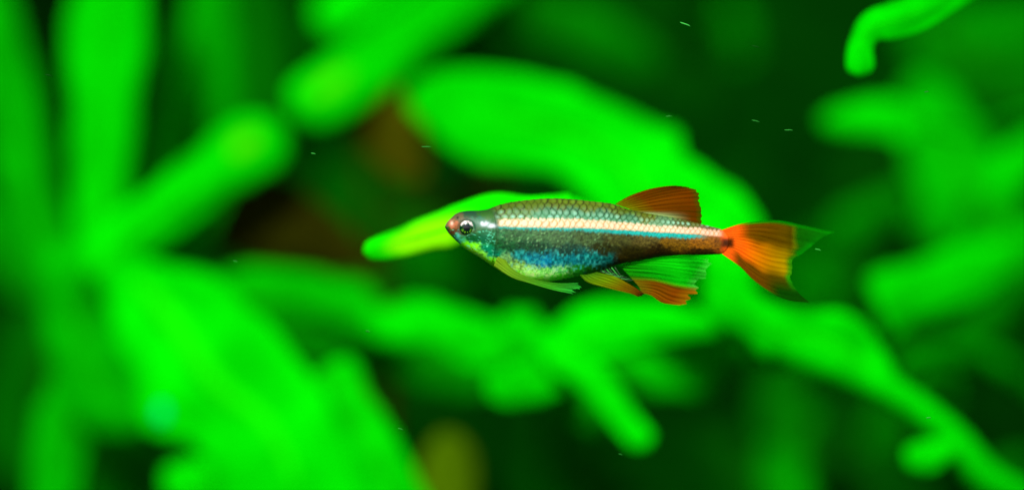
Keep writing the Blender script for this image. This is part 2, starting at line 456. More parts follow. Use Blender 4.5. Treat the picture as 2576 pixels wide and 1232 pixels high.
# ---- tall plant on the right
p6 = plant('lance_leaf_plant', 'tall green plant with broad lance leaves and a hooked shoot, right of the tail', 'plant')
g = ground_py(0.42)
stem('stem', p6, [(2820, -320, .405), (2800, 0, .41), (2770, 400, .415), (2760, 800, .42), (2770, g + 10, .42)], [26, 34, 38, 40, 46], G_MID, 40)
L('leaf', p6, None, None, G_TOP, (.41, .374), roll=.1, tips=(0, .5), edges=(
    [(2800, 470), (2690, 530), (2575, 580), (2426, 622), (2308, 655), (2215, 668), (2185, 710)],
    [(2800, 540), (2690, 600), (2575, 662), (2456, 740), (2379, 786), (2300, 806), (2245, 862)]))
L('leaf', p6, [(2780, 660, .43), (2600, 620, .43), (2460, 510, .43), (2390, 380, .435), (2300, 190, .44)], [30, 80, 120, 110, 60], (0.0006, 0.27, 0.0005), roll=.15)
L('leaf', p6, [(2790, 320), (2640, 370), (2560, 410), (2480, 500)], [24, 60, 56, 30], (0.0006, 0.40, 0.0005), .405, roll=.1)
L('leaf', p6, [(2340, 310, .400), (2270, 305, .398), (2180, 298, .398), (2060, 305, .398)], [34, 50, 44, 20], G_TOP, roll=.1, tips=(.9, 1.7))
stem('petiole', p6, [(2320, 312, .400), (2450, 330, .42), (2790, 220, .425)], [8, 7, 9], G_MID)
L('leaf', p6, [(2470, 430, .45), (2380, 470, .445), (2250, 510, .44), (2090, 570, .44)], [30, 44, 40, 30], (0.0006, 0.17, 0.0005))
L('leaf', p6, [(2640, 240, .46), (2480, 180, .46), (2340, 60, .46), (2250, 10, .46)], [30, 110, 100, 50], (0.0006, 0.11, 0.0005))
L('leaf', p6, [(2790, -140, .405), (2620, -115, .35), (2480, -60, .324), (2370, -5, .319), (2270, 48, .318), (2195, 68, .318), (2164, 110, .318), (2163, 194, .318)], [16, 24, 36, 46, 46, 38, 33, 31], G_TOP, roll=.0, fold=.1, tips=(0, 1.0))
L('leaf', p6, [(2775, 720), (2600, 690), (2480, 580), (2280, 570)], [20, 90, 80, 40], G_LOW, .43)
L('leaf', p6, [(2800, 40), (2600, 90), (2430, 120), (2280, 130)], [20, 90, 100, 50], G_LOW, .46)
L('leaf', p6, [(2790, 760), (2640, 760), (2500, 800), (2380, 860)], [20, 60, 60, 40], G_DIM, .43)
stem('runner', p6, [(2765, 1120, .42), (2640, 1000, .42), (2520, 920, .42), (2400, 880, .415), (2300, 890, .41), (2240, 930, .41)], [22, 28, 30, 28, 24, 14], (0.0006, 0.20, 0.0005))
reroot(p6)

# ---- plants standing far back, their shade put into darker leaf colours
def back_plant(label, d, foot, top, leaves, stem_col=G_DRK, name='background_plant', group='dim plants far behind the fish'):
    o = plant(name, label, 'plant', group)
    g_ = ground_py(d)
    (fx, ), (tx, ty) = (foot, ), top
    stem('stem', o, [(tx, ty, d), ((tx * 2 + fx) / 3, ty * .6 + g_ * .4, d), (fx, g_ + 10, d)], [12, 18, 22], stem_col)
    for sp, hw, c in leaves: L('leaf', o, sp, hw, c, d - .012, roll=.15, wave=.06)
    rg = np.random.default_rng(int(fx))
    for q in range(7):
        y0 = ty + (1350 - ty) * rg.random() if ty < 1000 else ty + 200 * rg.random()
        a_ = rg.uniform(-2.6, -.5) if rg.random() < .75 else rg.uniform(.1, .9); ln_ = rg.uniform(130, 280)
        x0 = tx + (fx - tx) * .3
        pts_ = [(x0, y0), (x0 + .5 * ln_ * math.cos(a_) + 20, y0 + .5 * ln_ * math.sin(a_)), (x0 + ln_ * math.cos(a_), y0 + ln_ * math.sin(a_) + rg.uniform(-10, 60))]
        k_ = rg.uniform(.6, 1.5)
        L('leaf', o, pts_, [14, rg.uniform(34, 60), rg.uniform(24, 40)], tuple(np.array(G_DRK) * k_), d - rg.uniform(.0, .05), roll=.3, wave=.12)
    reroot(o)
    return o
back_plant('dim green leafy plant standing behind the gap left of the blunt finger leaves', .54, 640, (660, -120),
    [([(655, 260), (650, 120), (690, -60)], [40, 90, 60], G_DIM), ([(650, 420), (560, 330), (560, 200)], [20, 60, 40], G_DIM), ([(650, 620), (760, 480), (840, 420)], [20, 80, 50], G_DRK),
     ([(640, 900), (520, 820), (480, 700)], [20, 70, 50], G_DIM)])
back_plant('dim green plant whose leaves show above the largest leaf, left of the drifting fibres', .53, 1760, (1790, -200),
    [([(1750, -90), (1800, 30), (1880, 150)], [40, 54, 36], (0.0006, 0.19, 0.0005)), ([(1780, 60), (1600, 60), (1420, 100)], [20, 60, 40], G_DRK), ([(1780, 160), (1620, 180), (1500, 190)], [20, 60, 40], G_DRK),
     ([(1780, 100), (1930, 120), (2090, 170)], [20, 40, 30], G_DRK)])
back_plant('dim green plant filling the gap between tail fin and tall lance-leaved plant', .55, 2160, (2190, 330),
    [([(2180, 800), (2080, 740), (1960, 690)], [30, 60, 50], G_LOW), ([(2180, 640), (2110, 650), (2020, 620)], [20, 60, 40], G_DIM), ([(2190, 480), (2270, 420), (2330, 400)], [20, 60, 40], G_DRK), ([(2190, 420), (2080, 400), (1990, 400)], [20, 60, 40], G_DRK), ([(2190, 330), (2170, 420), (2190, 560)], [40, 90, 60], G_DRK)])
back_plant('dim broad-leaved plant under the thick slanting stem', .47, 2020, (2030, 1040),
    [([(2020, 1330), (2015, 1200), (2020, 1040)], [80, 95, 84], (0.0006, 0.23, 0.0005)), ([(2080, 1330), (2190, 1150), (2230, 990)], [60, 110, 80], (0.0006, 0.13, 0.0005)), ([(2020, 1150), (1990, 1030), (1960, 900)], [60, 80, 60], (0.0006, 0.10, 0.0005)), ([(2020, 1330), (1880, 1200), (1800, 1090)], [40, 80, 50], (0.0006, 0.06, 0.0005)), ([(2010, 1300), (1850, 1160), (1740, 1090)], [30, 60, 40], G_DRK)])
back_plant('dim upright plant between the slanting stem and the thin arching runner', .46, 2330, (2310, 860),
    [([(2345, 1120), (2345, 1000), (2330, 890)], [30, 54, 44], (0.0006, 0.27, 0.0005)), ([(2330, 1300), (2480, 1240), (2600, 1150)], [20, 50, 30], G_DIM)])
back_plant('dim green plant below the star-shaped plant, half lost in shade', .55, 1500, (1500, 1130),
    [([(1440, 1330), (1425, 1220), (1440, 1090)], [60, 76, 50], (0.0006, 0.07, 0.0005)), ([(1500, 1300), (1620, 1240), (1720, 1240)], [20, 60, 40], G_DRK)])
back_plant('dim green plant seen in the gap between fish belly and star-shaped plant', .54, 1090, (1090, 560),
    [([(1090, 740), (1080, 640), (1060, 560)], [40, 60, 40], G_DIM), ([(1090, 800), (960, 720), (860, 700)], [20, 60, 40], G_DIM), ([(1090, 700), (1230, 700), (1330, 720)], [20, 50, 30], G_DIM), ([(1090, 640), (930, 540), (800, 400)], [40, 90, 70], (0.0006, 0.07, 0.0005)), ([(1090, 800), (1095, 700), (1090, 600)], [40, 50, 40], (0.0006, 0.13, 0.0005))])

# ---- withering plant with brown leaves
p9 = plant('withered_plant', 'withering plant with brown wedge leaves between finger leaves and fish head', 'plant')
g = ground_py(0.47)
stem('stem', p9, [(900, 180, .46), (930, 480, .465), (960, 900, .47), (985, g + 10, .47)], [10, 14, 16, 20], BROWN_D)
L('leaf', p9, None, None, BROWN, .402, roll=.1, tips=(0, .5), edges=(
    [(880, 190), (862, 300), (900, 370), (950, 415), (1020, 470)], [(960, 190), (1000, 240), (1050, 310), (1075, 390), (1080, 450)]))
L('leaf', p9, None, None, BROWN_D, .396, roll=.1, tips=(0, .4), edges=(
    [(985, 690), (900, 680), (760, 672), (620, 662), (530, 630)], [(960, 660), (900, 600), (790, 490), (690, 430), (560, 510)]))
L('leaf', p9, [(940, 560), (1100, 520), (1270, 460)], [8, 16, 46], BROWN_D, .44)
reroot(p9)
p10 = plant('yellowing_plant', 'single rounded olive-yellow leaf beside the drooping broad leaf', 'plant')
stem('stem', p10, [(1130, 1250, .393), (1130, 1400, .42), (1140, ground_py(.45) + 10, .45)], [18, 18, 22], OLIVE)
L('leaf', p10, [(1140, 1320), (1135, 1220), (1120, 1085)], [40, 72, 64], OLIVE, .392, roll=.1)
reroot(p10)

# ---- small bluish air bubble on the broad leaf, its reflection painted teal
def ellipsoid(c, r, nu=14, nv=20):
    v = []; 
    for i in range(nu):
        a = math.pi * i / (nu - 1)
        for j in range(nv):
            b = 2 * math.pi * j / nv
            v.append((c[0] + r[0] * math.sin(a) * math.cos(b), c[1] + r[1] * math.sin(a) * math.sin(b), c[2] + r[2] * math.cos(a)))
    return np.array(v), grid_faces(nu, nv, True)
c = at(408, 1040, .3725)
v, f = ellipsoid((0, 0, 0), (.0009, .0008, .0014))
tag(mesh('air_bubble', v + c, f, M_LEAF, None, np.tile([0.001, 0.55, 0.10], (len(v), 1)), c), 'tiny bluish-green oval air bubble clinging to the drooping broad leaf', 'bubble')

# ------------------------------------------------------------------ the fish (built in view units of a 3570 x 1708 picture, 33.68 per mm)
K = FRAME_W / 3570.0
def fp(x, y, depth=0.0):
    """fish coordinates: x, y as seen from its side, depth in the same units towards the camera"""
    x = np.asarray(x, float); y = np.asarray(y, float)
    return np.stack(np.broadcast_arrays((x - 1785) * K, -np.asarray(depth, float) * K, ZC - (y - 854) * K), -1)

TOP = np.array([(1551, 789), (1558, 776), (1569, 764), (1587, 747), (1605, 738.5), (1634, 735), (1670, 734.5), (1699, 731), (1719, 722.5), (1743, 714), (1784, 705), (1825, 699), (1885, 693.5), (1946, 692.5),
                (2007, 696.5), (2068, 703), (2130, 710), (2201, 733), (2262, 746), (2343, 758), (2404, 772), (2449, 783), (2494, 794), (2522, 801), (2550, 806)])
BOT = np.array([(1551, 793), (1560, 808), (1569, 819), (1589, 839), (1618, 864), (1650, 884), (1679, 901), (1711, 923), (1743, 945), (1784, 965), (1825, 978), (1865, 985), (1906, 984), (1946, 977),
                (1987, 969), (2019, 962), (2068, 952), (2109, 938), (2149, 922), (2190, 914), (2222, 909), (2262, 902), (2303, 894), (2384, 889), (2465, 888), (2518, 886), (2550, 880)])
HW = np.array([(1551, 4), (1565, 22), (1590, 38), (1630, 52), (1680, 62), (1720, 68), (1790, 76), (1880, 80), (1980, 76), (2080, 66), (2200, 50), (2330, 36), (2450, 24), (2515, 14), (2530, 8), (2550, 3)])
SY0 = np.array([(1551, 770), (1700, 768), (1731, 766), (1865, 763.5), (1987, 764), (2109, 771), (2262, 786), (2425, 796), (2522, 808), (2550, 812)])
SY1 = np.array([(1551, 790), (1739, 790), (1865, 794), (2028, 795.5), (2149, 802), (2262, 809), (2425, 818), (2518, 826), (2550, 828)])
def ip(tab, x): return np.interp(x, tab[:, 0], tab[:, 1])
def ips(tab, x, k=9):
    return sum(ip(tab, x + o) for o in np.linspace(-8, 8, k)) / k

NX, NV = 460, 180
s = np.linspace(0, 1, NX)
xs = 1551 + (2538 - 1551) * (0.86 * s + 0.14 * s ** 2)
xs[:14] = 1551 + (xs[14] - 1551) * np.linspace(0, 1, 15)[:14] ** 1.6
th = np.linspace(0, 2 * math.pi, NV, endpoint=False)
tp = np.where(xs < 1600, ip(TOP, xs), ips(TOP, xs)); bt = np.where(xs < 1600, ip(BOT, xs), ips(BOT, xs)); hw = np.where(xs < 1580, ip(HW, xs), ips(HW, xs))
cz = (tp + bt) / 2; hh = (bt - tp) / 2 * np.sqrt(np.clip(1 - np.clip((xs - 2505) / 33, 0, 1) ** 2 * .8, .05, 1))
X = np.repeat(xs[:, None], NV, 1)
ct, st = np.cos(th)[None], np.sin(th)[None]
Yp = cz[:, None] - hh[:, None] * st                              # view y (down)
Dp = hw[:, None] * np.sign(ct) * np.abs(ct) ** np.where(st > 0, 0.85, 1.05)              # towards the camera
nrm_y = -st / np.maximum(hh[:, None], 3); nrm_d = ct / np.maximum(hw[:, None], 3)
ln = np.hypot(nrm_y, nrm_d); nrm_y, nrm_d = nrm_y / ln, nrm_d / ln

# scale lattice
spc = np.interp(xs, [1551, 1740, 1900, 2200, 2550], [27, 27, 25, 20, 15])
cc = np.concatenate([[0], np.cumsum(np.diff(xs) / ((spc[1:] + spc[:-1]) / 2))])[:, None]
rowh = np.interp(xs, [1551, 1900, 2100, 2300, 2550], [20, 20, 18, 14, 11])[:, None]
sy0, sy1 = ip(SY0, xs)[:, None], ip(SY1, xs)[:, None]
cc = cc + 0.5 * (noise2(X / 34 + 2, Yp / 22 + 8) - .5)
rr = ((sy0 + sy1) / 2 - Yp) / rowh + 0.34 * (noise2(X / 38 + 12, Yp / 26 + 1) - .5)
R = 0.80
best = np.full(X.shape, 1e9); e = np.zeros(X.shape); bi = np.zeros(X.shape); bk = np.zeros(X.shape); bdr = np.zeros(X.shape)
for o in (-1, 0, 1):
    k = np.round(rr) + o; dr = rr - k
    q = R ** 2 - dr ** 2; ok = q > 0
    rt = np.sqrt(np.clip(q, 0, None)); off = 0.5 * (np.mod(k, 2))
    i = np.ceil(cc - rt - off)
    ci = i + off
    better = ok & (ci < best)
    best = np.where(better, ci, best); e = np.where(better, ci + rt - cc, e); bi = np.where(better, i, bi); bk = np.where(better, k, bk); bdr = np.where(better, dr, bdr)
opx = 1728 - 12 * np.abs((Yp - 820) / 90) ** 2                   # hind edge of the gill cover
scaled = smooth(opx - 4, opx + 10, X) * (1 - smooth(2500, 2535, X))
up = 1 - smooth(2, 26, Yp - sy1)                                 # strongly marked above the stripe
relief = scaled * (1.5 * up + 0.5 * (1 - up)) * (0.9 - np.clip(e, 0, 1)) * smooth(0, 0.12, e)
relief += 2.5 * (1 - smooth(0, 16, np.abs(X - opx - 2))) * smooth(735, 770, Yp) * (1 - smooth(900, 930, Yp)) * (X < opx + 2)     # gill cover rim
# mouth cleft running back from the snout
mth = np.abs(Yp - (790 + (X - 1551) * 1.25)) / 3.2
relief -= 2.2 * np.exp(-mth ** 2) * (1 - smooth(1566, 1574, X))
# eye socket
er = np.hypot(X - 1628.5, Yp - 794)
relief -= 3.0 * (1 - smooth(22, 31, er))
Yq = Yp + nrm_y * relief; Dq = Dp + nrm_d * relief

# skin colours by area, their light and shade left in: (x, y, sRGB)
KP = np.array([
 (1760,725,98,128,0),(1850,710,104,136,0),(1950,700,108,128,0),(2050,715,112,138,8),(2150,728,98,122,5),(2250,757,108,122,24),(2400,785,92,98,20),(2480,798,104,92,40),
 (1800,748,80,130,40),(1900,752,60,142,88),(2000,750,66,142,92),(2100,758,66,142,92),(2200,770,66,132,84),(2300,778,96,146,96),
 (1780,820,40,92,42),(1830,815,48,98,50),(1880,820,60,102,54),(1950,830,64,100,56),(2050,830,62,86,42),(2150,830,66,70,24),(2250,835,86,78,26),(2350,845,112,80,4),(2450,850,138,86,4),(2510,850,128,76,6),
 (1780,860,10,74,32),(1830,862,16,70,36),(1880,868,22,66,38),(1980,876,26,66,48),(2100,868,40,46,6),(2200,880,38,36,0),(2300,874,44,32,0),(2450,880,50,32,0),(2180,905,56,48,0),(2300,890,40,30,0),
 (1810,892,16,128,120),(1850,900,8,126,140),(1900,915,4,136,168),(1950,910,8,138,140),(2000,902,6,118,122),(2060,905,6,122,112),(2105,910,6,108,96),
 (1770,900,110,170,90),(1800,930,150,215,80),(1850,945,140,218,90),(1900,950,110,210,80),(1950,942,80,190,80),(2000,945,30,150,24),(2060,942,20,100,8),(2120,930,16,58,5),
 (1740,932,125,225,0),(1800,960,115,235,15),(1870,975,110,235,40),(1950,966,60,220,20),(2000,962,20,170,8),
 (1560,785,120,100,70),(1578,785,190,112,72),(1590,790,140,90,50),(1575,808,90,52,22),(1600,760,100,92,56),(1640,745,36,82,48),(1690,745,48,104,26),(1660,770,34,108,70),(1650,830,0,92,36),(1690,830,0,98,58),
 (1720,840,0,84,30),(1740,820,34,106,56),(1700,870,0,112,70),(1720,885,0,134,90),(1600,840,60,190,120),(1612,850,100,225,20),(1625,856,110,235,8),(1650,872,125,240,8),(1680,892,125,225,50),(1700,908,110,230,14),(1722,926,120,235,5),
 (2540,815,225,95,40),(2542,872,150,75,15),(2525,868,110,60,8),(1555,800,20,120,30),(1590,836,10,115,30)], float)
P = np.stack([X.ravel(), Yp.ravel()], 1)
wob = np.stack([noise2(P[:, 0] / 9 + 3, P[:, 1] / 9 + 3) - .5, noise2(P[:, 0] / 9 + 60, P[:, 1] / 9 + 33) - .5], 1) * 16
d2 = ((P + wob)[:, None, :] - KP[None, :, :2]) ** 2
wgt = 1.0 / (d2[..., 0] * 0.45 + d2[..., 1] * 1.6 + 24) ** 2.8
C = (wgt @ lin(KP[:, 2:])) / wgt.sum(1)[:, None]
C = C.reshape(NX, NV, 3)
def over(C, m, rgb, gain=1.0):
    return C * (1 - m[..., None]) + lin(rgb) * gain * m[..., None]
rnd = _perm[(bi.astype(int) * 7 + 13) & 255, (bk.astype(int) * 31 + 5) & 255]
fine = noise2(X / 3.2 + 7, Yp / 3.2 + 7); mid = noise2(X / 8 + 17, Yp / 8 + 5); streak = noise2((X + Yp * .6) / 9 + 3, (Yp - X * .25) / 3 + 9)
# mottled flank and belly
below = smooth(2, 14, Yp - sy1) * scaled
C *= (1 + below * (1.0 * (streak - .5) + (0.9 - .5 * smooth(915, 940, Yp)) * (fine - .5)))[..., None]
C = over(C, below * smooth(.62, .9, streak) * smooth(.4, .7, mid) * .55 * (1 - smooth(860, 885, Yp)) * (1 - smooth(2080, 2160, X)), (130, 185, 120))
bl = smooth(1760, 1800, X) * (1 - smooth(2090, 2130, X)) * smooth(862, 884, Yp) * (1 - smooth(930, 962, Yp))
C = over(C, bl * smooth(.55, .85, mid) * .55, (60, 205, 190)); C = over(C, bl * smooth(.62, .9, 1 - mid) * .5, (0, 52, 52))
wb = smooth(1750, 1800, X) * (1 - smooth(1960, 2020, X)) * smooth(915, 935, Yp) * (1 - smooth(955, 972, Yp))
C = over(C, wb * smooth(.4, .8, .5 * fine + .5 * mid) * .55, (190, 235, 140))
# pearly scales on the back
pear = np.exp(-((e - .52) / .26) ** 2) * np.exp(-(bdr / .36) ** 2)
bm = up * scaled * smooth(2, 9, sy0 - Yp)
rowf = np.clip((sy0 - Yp) / rowh, 0, 5)
pc = lin((160, 240, 215))[None, None] * np.clip(1.2 - rowf[..., None] * .5, .02, 1) + lin((150, 205, 20))[None, None] * np.clip(rowf[..., None] * .3 - .15, 0, .8)
a = (bm * pear * (.10 + .85 * rnd ** 1.3))[..., None] * np.where(X > 1745, 1, .6)[..., None]
C = C * (1 - a) + pc * a
edge = np.exp(-((e - .06) / .10) ** 2) * bm
C *= (1 - .85 * edge * (.35 + .65 * rnd))[..., None]
# cream stripe and turquoise line under it
jag = 3.0 * (noise2(X / 7 + 1, Yp * 0 + 4) - .5) + 3.5 * (e - .5) * smooth(1740, 1800, X)
sm = smooth(-5, 4, Yp - sy0 + jag * 1.5) * (1 - smooth(-4, 3, Yp - sy1 + jag * .7)) * smooth(1728, 1750, X) * (1 - smooth(2500, 2530, X))
pink = smooth(2300, 2500, X)[..., None]
sc_ = (lin((255, 226, 184)) * (1 - pink) + lin((255, 200, 168)) * pink) * .86
sc_ = sc_ * (1 - .45 * (np.exp(-((e - .04) / .09) ** 2) + .5 * smooth(.55, 1, e) * rnd))[..., None] * np.array([1, 1, 1])
warm = (np.exp(-((e - .1) / .18) ** 2) * (.3 + .5 * rnd))[..., None]
sc_ = sc_ * (1 - warm) + lin((225, 160, 70)) * warm
C = C * (1 - sm[..., None]) + sc_ * sm[..., None]
tw = np.interp(X, [1700, 1760, 2000, 2200, 2320, 2440, 2500], [1, 5, 7, 13, 16, 12, 0])
tm = smooth(-2, 2, Yp - sy1 + jag * .5) * (1 - smooth(-4, 5, Yp - sy1 - tw + jag * 1.6)) * smooth(1725, 1745, X) * (1 - smooth(2400, 2480, X))
tcol = (lin((4, 172, 158)) * (.6 + .8 * fine[..., None]))
C = C * (1 - tm[..., None]) + tcol * tm[..., None]
# shiny patch behind the eye, its sheen painted white, flecks on cheek and gill cover
hp = np.exp(-((X - 1690) / 15) ** 2 - ((Yp - 781 - (X - 1690) * .12) / 8) ** 2) + np.exp(-((X - 1716) / 13) ** 2 - ((Yp - 788) / 7) ** 2)
C = over(C, np.clip(hp * (.25 + 1.3 * mid), 0, 1), (235, 248, 255))
hd = (X < opx) & (Yp > 800)
C = over(C, hd * smooth(.66, .92, streak) * .7 * (Yp < 905), (90, 220, 170))
C = over(C, hd * smooth(.66, .92, 1 - streak) * .7 * (Yp < 890) * (X > 1640), (0, 50, 15))
C = over(C, np.exp(-((X - 1598) / 7) ** 2 - ((Yp - 822) / 10) ** 2) * .8, (90, 230, 200))
C = over(C, np.exp(-((X - 1576) / 5) ** 2 - ((Yp - 779) / 7) ** 2) * .8, (255, 225, 195))  # pale glint on the snout, painted into the skin
C = over(C, np.exp(-((X - 1596) / 4.5) ** 2 - ((Yp - 759) / 4.5) ** 2) * .95, (5, 15, 5))
C = over(C, np.exp(-mth ** 2) * (1 - smooth(1566, 1576, X)) * .85, (20, 30, 10))
C = over(C, np.exp(-((er - 30) / 4) ** 2) * .55, (0, 45, 20))
C = over(C, smooth(2506, 2532, X + 10 * (mid - .5)) * .9, (250, 92, 18), 1.5)
# dark blotch at the tail root, dark shoulder behind the gill cover
C = over(C, np.exp(-(((X - 2532) / 20) ** 4) - ((Yp - 847) / 18) ** 4) * .95, (28, 26, 6))
C = over(C, np.exp(-((X - opx - 6) / 9) ** 2) * smooth(725, 745, Yp) * (1 - smooth(880, 900, Yp)) * (1 - sm) * .45, (20, 55, 10))
C *= (0.56 + 0.8 * smooth(918, 965, Yp) + 0.6 * smooth(835, 860, Yp) * (1 - smooth(1690, 1730, X)) - 0.26 * smooth(0, 45, sy0 - Yp))[..., None]  # puts light from below into belly and throat, evens out sun on back
C = np.clip(C, 0, .85)
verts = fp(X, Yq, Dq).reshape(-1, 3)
faces = grid_faces(NX, NV, True)
faces = [tuple(reversed(q)) for q in faces]
n0 = len(verts)
verts = np.vstack([verts, fp(1549.5, 791, 0)[None], fp(2541, 843, 0)[None]])
C = np.vstack([C.reshape(-1, 3), C[0].mean(0)[None], C[-1].mean(0)[None]])
for j in range(NV):
    k = (j + 1) % NV
    faces.append((n0, j, k)); faces.append((n0 + 1, (NX - 1) * NV + k, (NX - 1) * NV + j))
faces = [tuple(reversed(q)) for q in faces]
fish = empty('minnow', fp(1880, 985, 0))
tag(fish, 'small minnow with cream stripe, blue belly and orange tail fin swimming leftwards', 'fish')
def fchild(o):
    o.location = Vector(o.location) - Vector(fish.location); return o
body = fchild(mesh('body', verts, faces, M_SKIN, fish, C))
def body_depth(x, y):
    i = np.argmin(np.abs(xs - x)); q = (y - cz[i]) / hh[i]
    return hw[i] * max(0.0, 1 - q * q) ** (0.425 if q < 0 else 0.56)

# ---- eyes
def dome(cx, cy, base_d, side, r0, r1, h0, h1, colf, nr=9, na=48):
    v, c = [], []
    for i in range(nr):
        q = i / (nr - 1); r = r0 + (r1 - r0) * q; h = h0 + (h1 - h0) * q ** 2
        for j in range(na):
            a_ = 2 * math.pi * j / na
            x_, y_ = cx + r * math.cos(a_), cy - r * math.sin(a_)
            v.append(fp(x_, y_, side * (base_d + h))); c.append(colf(q, a_, x_, y_))
    f = grid_faces(nr, na, True)
    f.append(tuple(range(na)))
    return np.array(v), f, np.array(c)
def iris_col(q, a_, x_, y_):
    upf = math.sin(a_)
    nzv = float(noise2(np.array(x_ / 5.0 + 4), np.array(y_ / 5.0)))
    nzf = float(noise2(np.array(x_ / 2.6 + 9), np.array(y_ / 2.6)))
    c_ = lin((4, 62, 24)) * (.25 + 1.2 * nzv)
    wht = smooth(.30, .55, upf + .5 * (nzv - .5)) * smooth(.28, .42, q + .25 * (nzf - .5)) * (1 - smooth(.9, .98, q))  # silvery upper iris with its highlights painted in
    c_ = c_ * (1 - wht) + lin((240, 232, 222)) * wht * (.25 + .9 * nzf)
    low_ = smooth(.2, .6, -upf) * smooth(.25, .4, q) * (1 - smooth(.6, .85, q)) * smooth(.45, .75, nzf)  # glints below the pupil, painted as colour
    c_ = c_ * (1 - low_) + lin((140, 220, 40)) * low_
    return np.clip(c_ * .62, 0, .8)
for side in (1, -1):
    bd = body_depth(1628, 794) - 6
    v, f, c_ = dome(1628.5, 794, bd, side, 9.5, 26, 13, 2.5, iris_col)
    eye = fchild(mesh('eye', v, f, M_EYE, fish, c_))
    v, f, c_ = dome(1628.5, 793.5, bd + .6, side, 0.3, 11.2, 14.2, 12.6, lambda *a_: (.002, .004, .006))
    mesh('pupil', v, f, M_EYE, eye, c_)

# ---- fins: a membrane patch between four border curves, with rays on it
def coons(base, tip, lead, trail, nu, nv):
    B, T_ = spline(base, nu), spline(tip, nu); Ld, Tr = spline(lead, nv), spline(trail, nv)
    u = np.linspace(0, 1, nu)[:, None, None]; v = np.linspace(0, 1, nv)[None, :, None]
    return (1 - v) * B[:, None] + v * T_[:, None] + (1 - u) * Ld[None] + u * Tr[None] - ((1 - u) * (1 - v) * B[0] + u * (1 - v) * B[-1] + (1 - u) * v * T_[0] + u * v * T_[-1])

def fin(name, base, tip, lead, trail, colf, depthf, rays, ray_r, ray_col, nu=60, nv=60, ragged=0.0, label=None, ray_len=0.97):
    G = coons(base, tip, lead, trail, nu, nv)
    u, v = np.meshgrid(np.linspace(0, 1, nu), np.linspace(0, 1, nv), indexing='ij')
    if ragged:
        rag = 1 - ragged * noise2(u * 22 + 5, u * 0 + len(name)) * v ** 3
        G = G[:, :1] + (G - G[:, :1]) * rag[..., None]
    dep = depthf(u, v, G[..., 0], G[..., 1])
    pts = fp(G[..., 0], G[..., 1], dep)
    C_ = colf(u, v, G[..., 0], G[..., 1])
    o = fchild(mesh(name, pts.reshape(-1, 3), grid_faces(nu, nv), M_FIN, fish, C_.reshape(-1, 4)))
    if label: o['label'] = label
    for q in rays:
        i = int(round(q * (nu - 1))); n_ = max(4, int(nv * ray_len))
        path = pts[i, :n_:3]
        r_ = np.linspace(ray_r, ray_r * .35, len(path)) * K
        tv, tf = tube(path, r_, len(path) * 2, 6)
        cp = C_[i, :n_:3] * np.array(list(ray_col) + [1.0])
        cp = np.clip(np.stack([np.interp(np.linspace(0, 1, len(path) * 2), np.linspace(0, 1, len(path)), cp[:, k_]) for k_ in range(4)], -1), 0, .9)
        mesh('fin_ray', tv, tf, M_FIN, o, np.repeat(cp, 6, 0))
    return o

def blend(stops, x, gain=.62):
    """colour ramp over x with sRGB+alpha stops"""
    xs_ = [s_[0] for s_ in stops]
    ca = np.array([list(np.minimum(lin(s_[1][:3]) * gain, .9)) + [s_[1][3]] for s_ in stops])
    return np.stack([np.interp(x, xs_, ca[:, k]) for k in range(4)], -1)

def lines(u, n, sharp=6):
    return (0.5 + 0.5 * np.cos(u * n * 2 * math.pi)) ** sharp

# dorsal fin
def dorsal_col(u, v, x, y):
    c_ = blend([(0, (150, 150, 10, .9)), (.14, (140, 105, 5, .96)), (.32, (135, 66, 2, .985)), (.9, (124, 50, 0, .985)), (1, (80, 50, 0, .93))], v)
    w = smooth(.78, .97, u) * (1 - smooth(.2, .85, v))
    c_ = c_ * (1 - w[..., None]) + np.array(list(lin((205, 240, 150)) * .62) + [.95]) * w[..., None]
    m = 1 - .45 * lines(u + .02 * v, 11, 3) + .35 * (noise2(u * 40, v * 3 + 9) - .5)
    c_[..., :3] *= m[..., None]
    return c_
fin('dorsal_fin', [(2146, 712), (2180, 724), (2235, 744)], [(2362, 645.5), (2400, 650), (2436, 666), (2446, 700), (2453, 740), (2447, 783)],
    [(2146, 712), (2193, 685), (2250, 664), (2303, 652), (2362, 645.5)], [(2235, 744), (2310, 758), (2380, 769), (2447, 783)],
    dorsal_col, lambda u, v, x, y: 5 * np.sin(u * 9 + v * 2) * v, np.linspace(0, .96, 10), 1.3, (.75, .62, .5), ragged=.05)

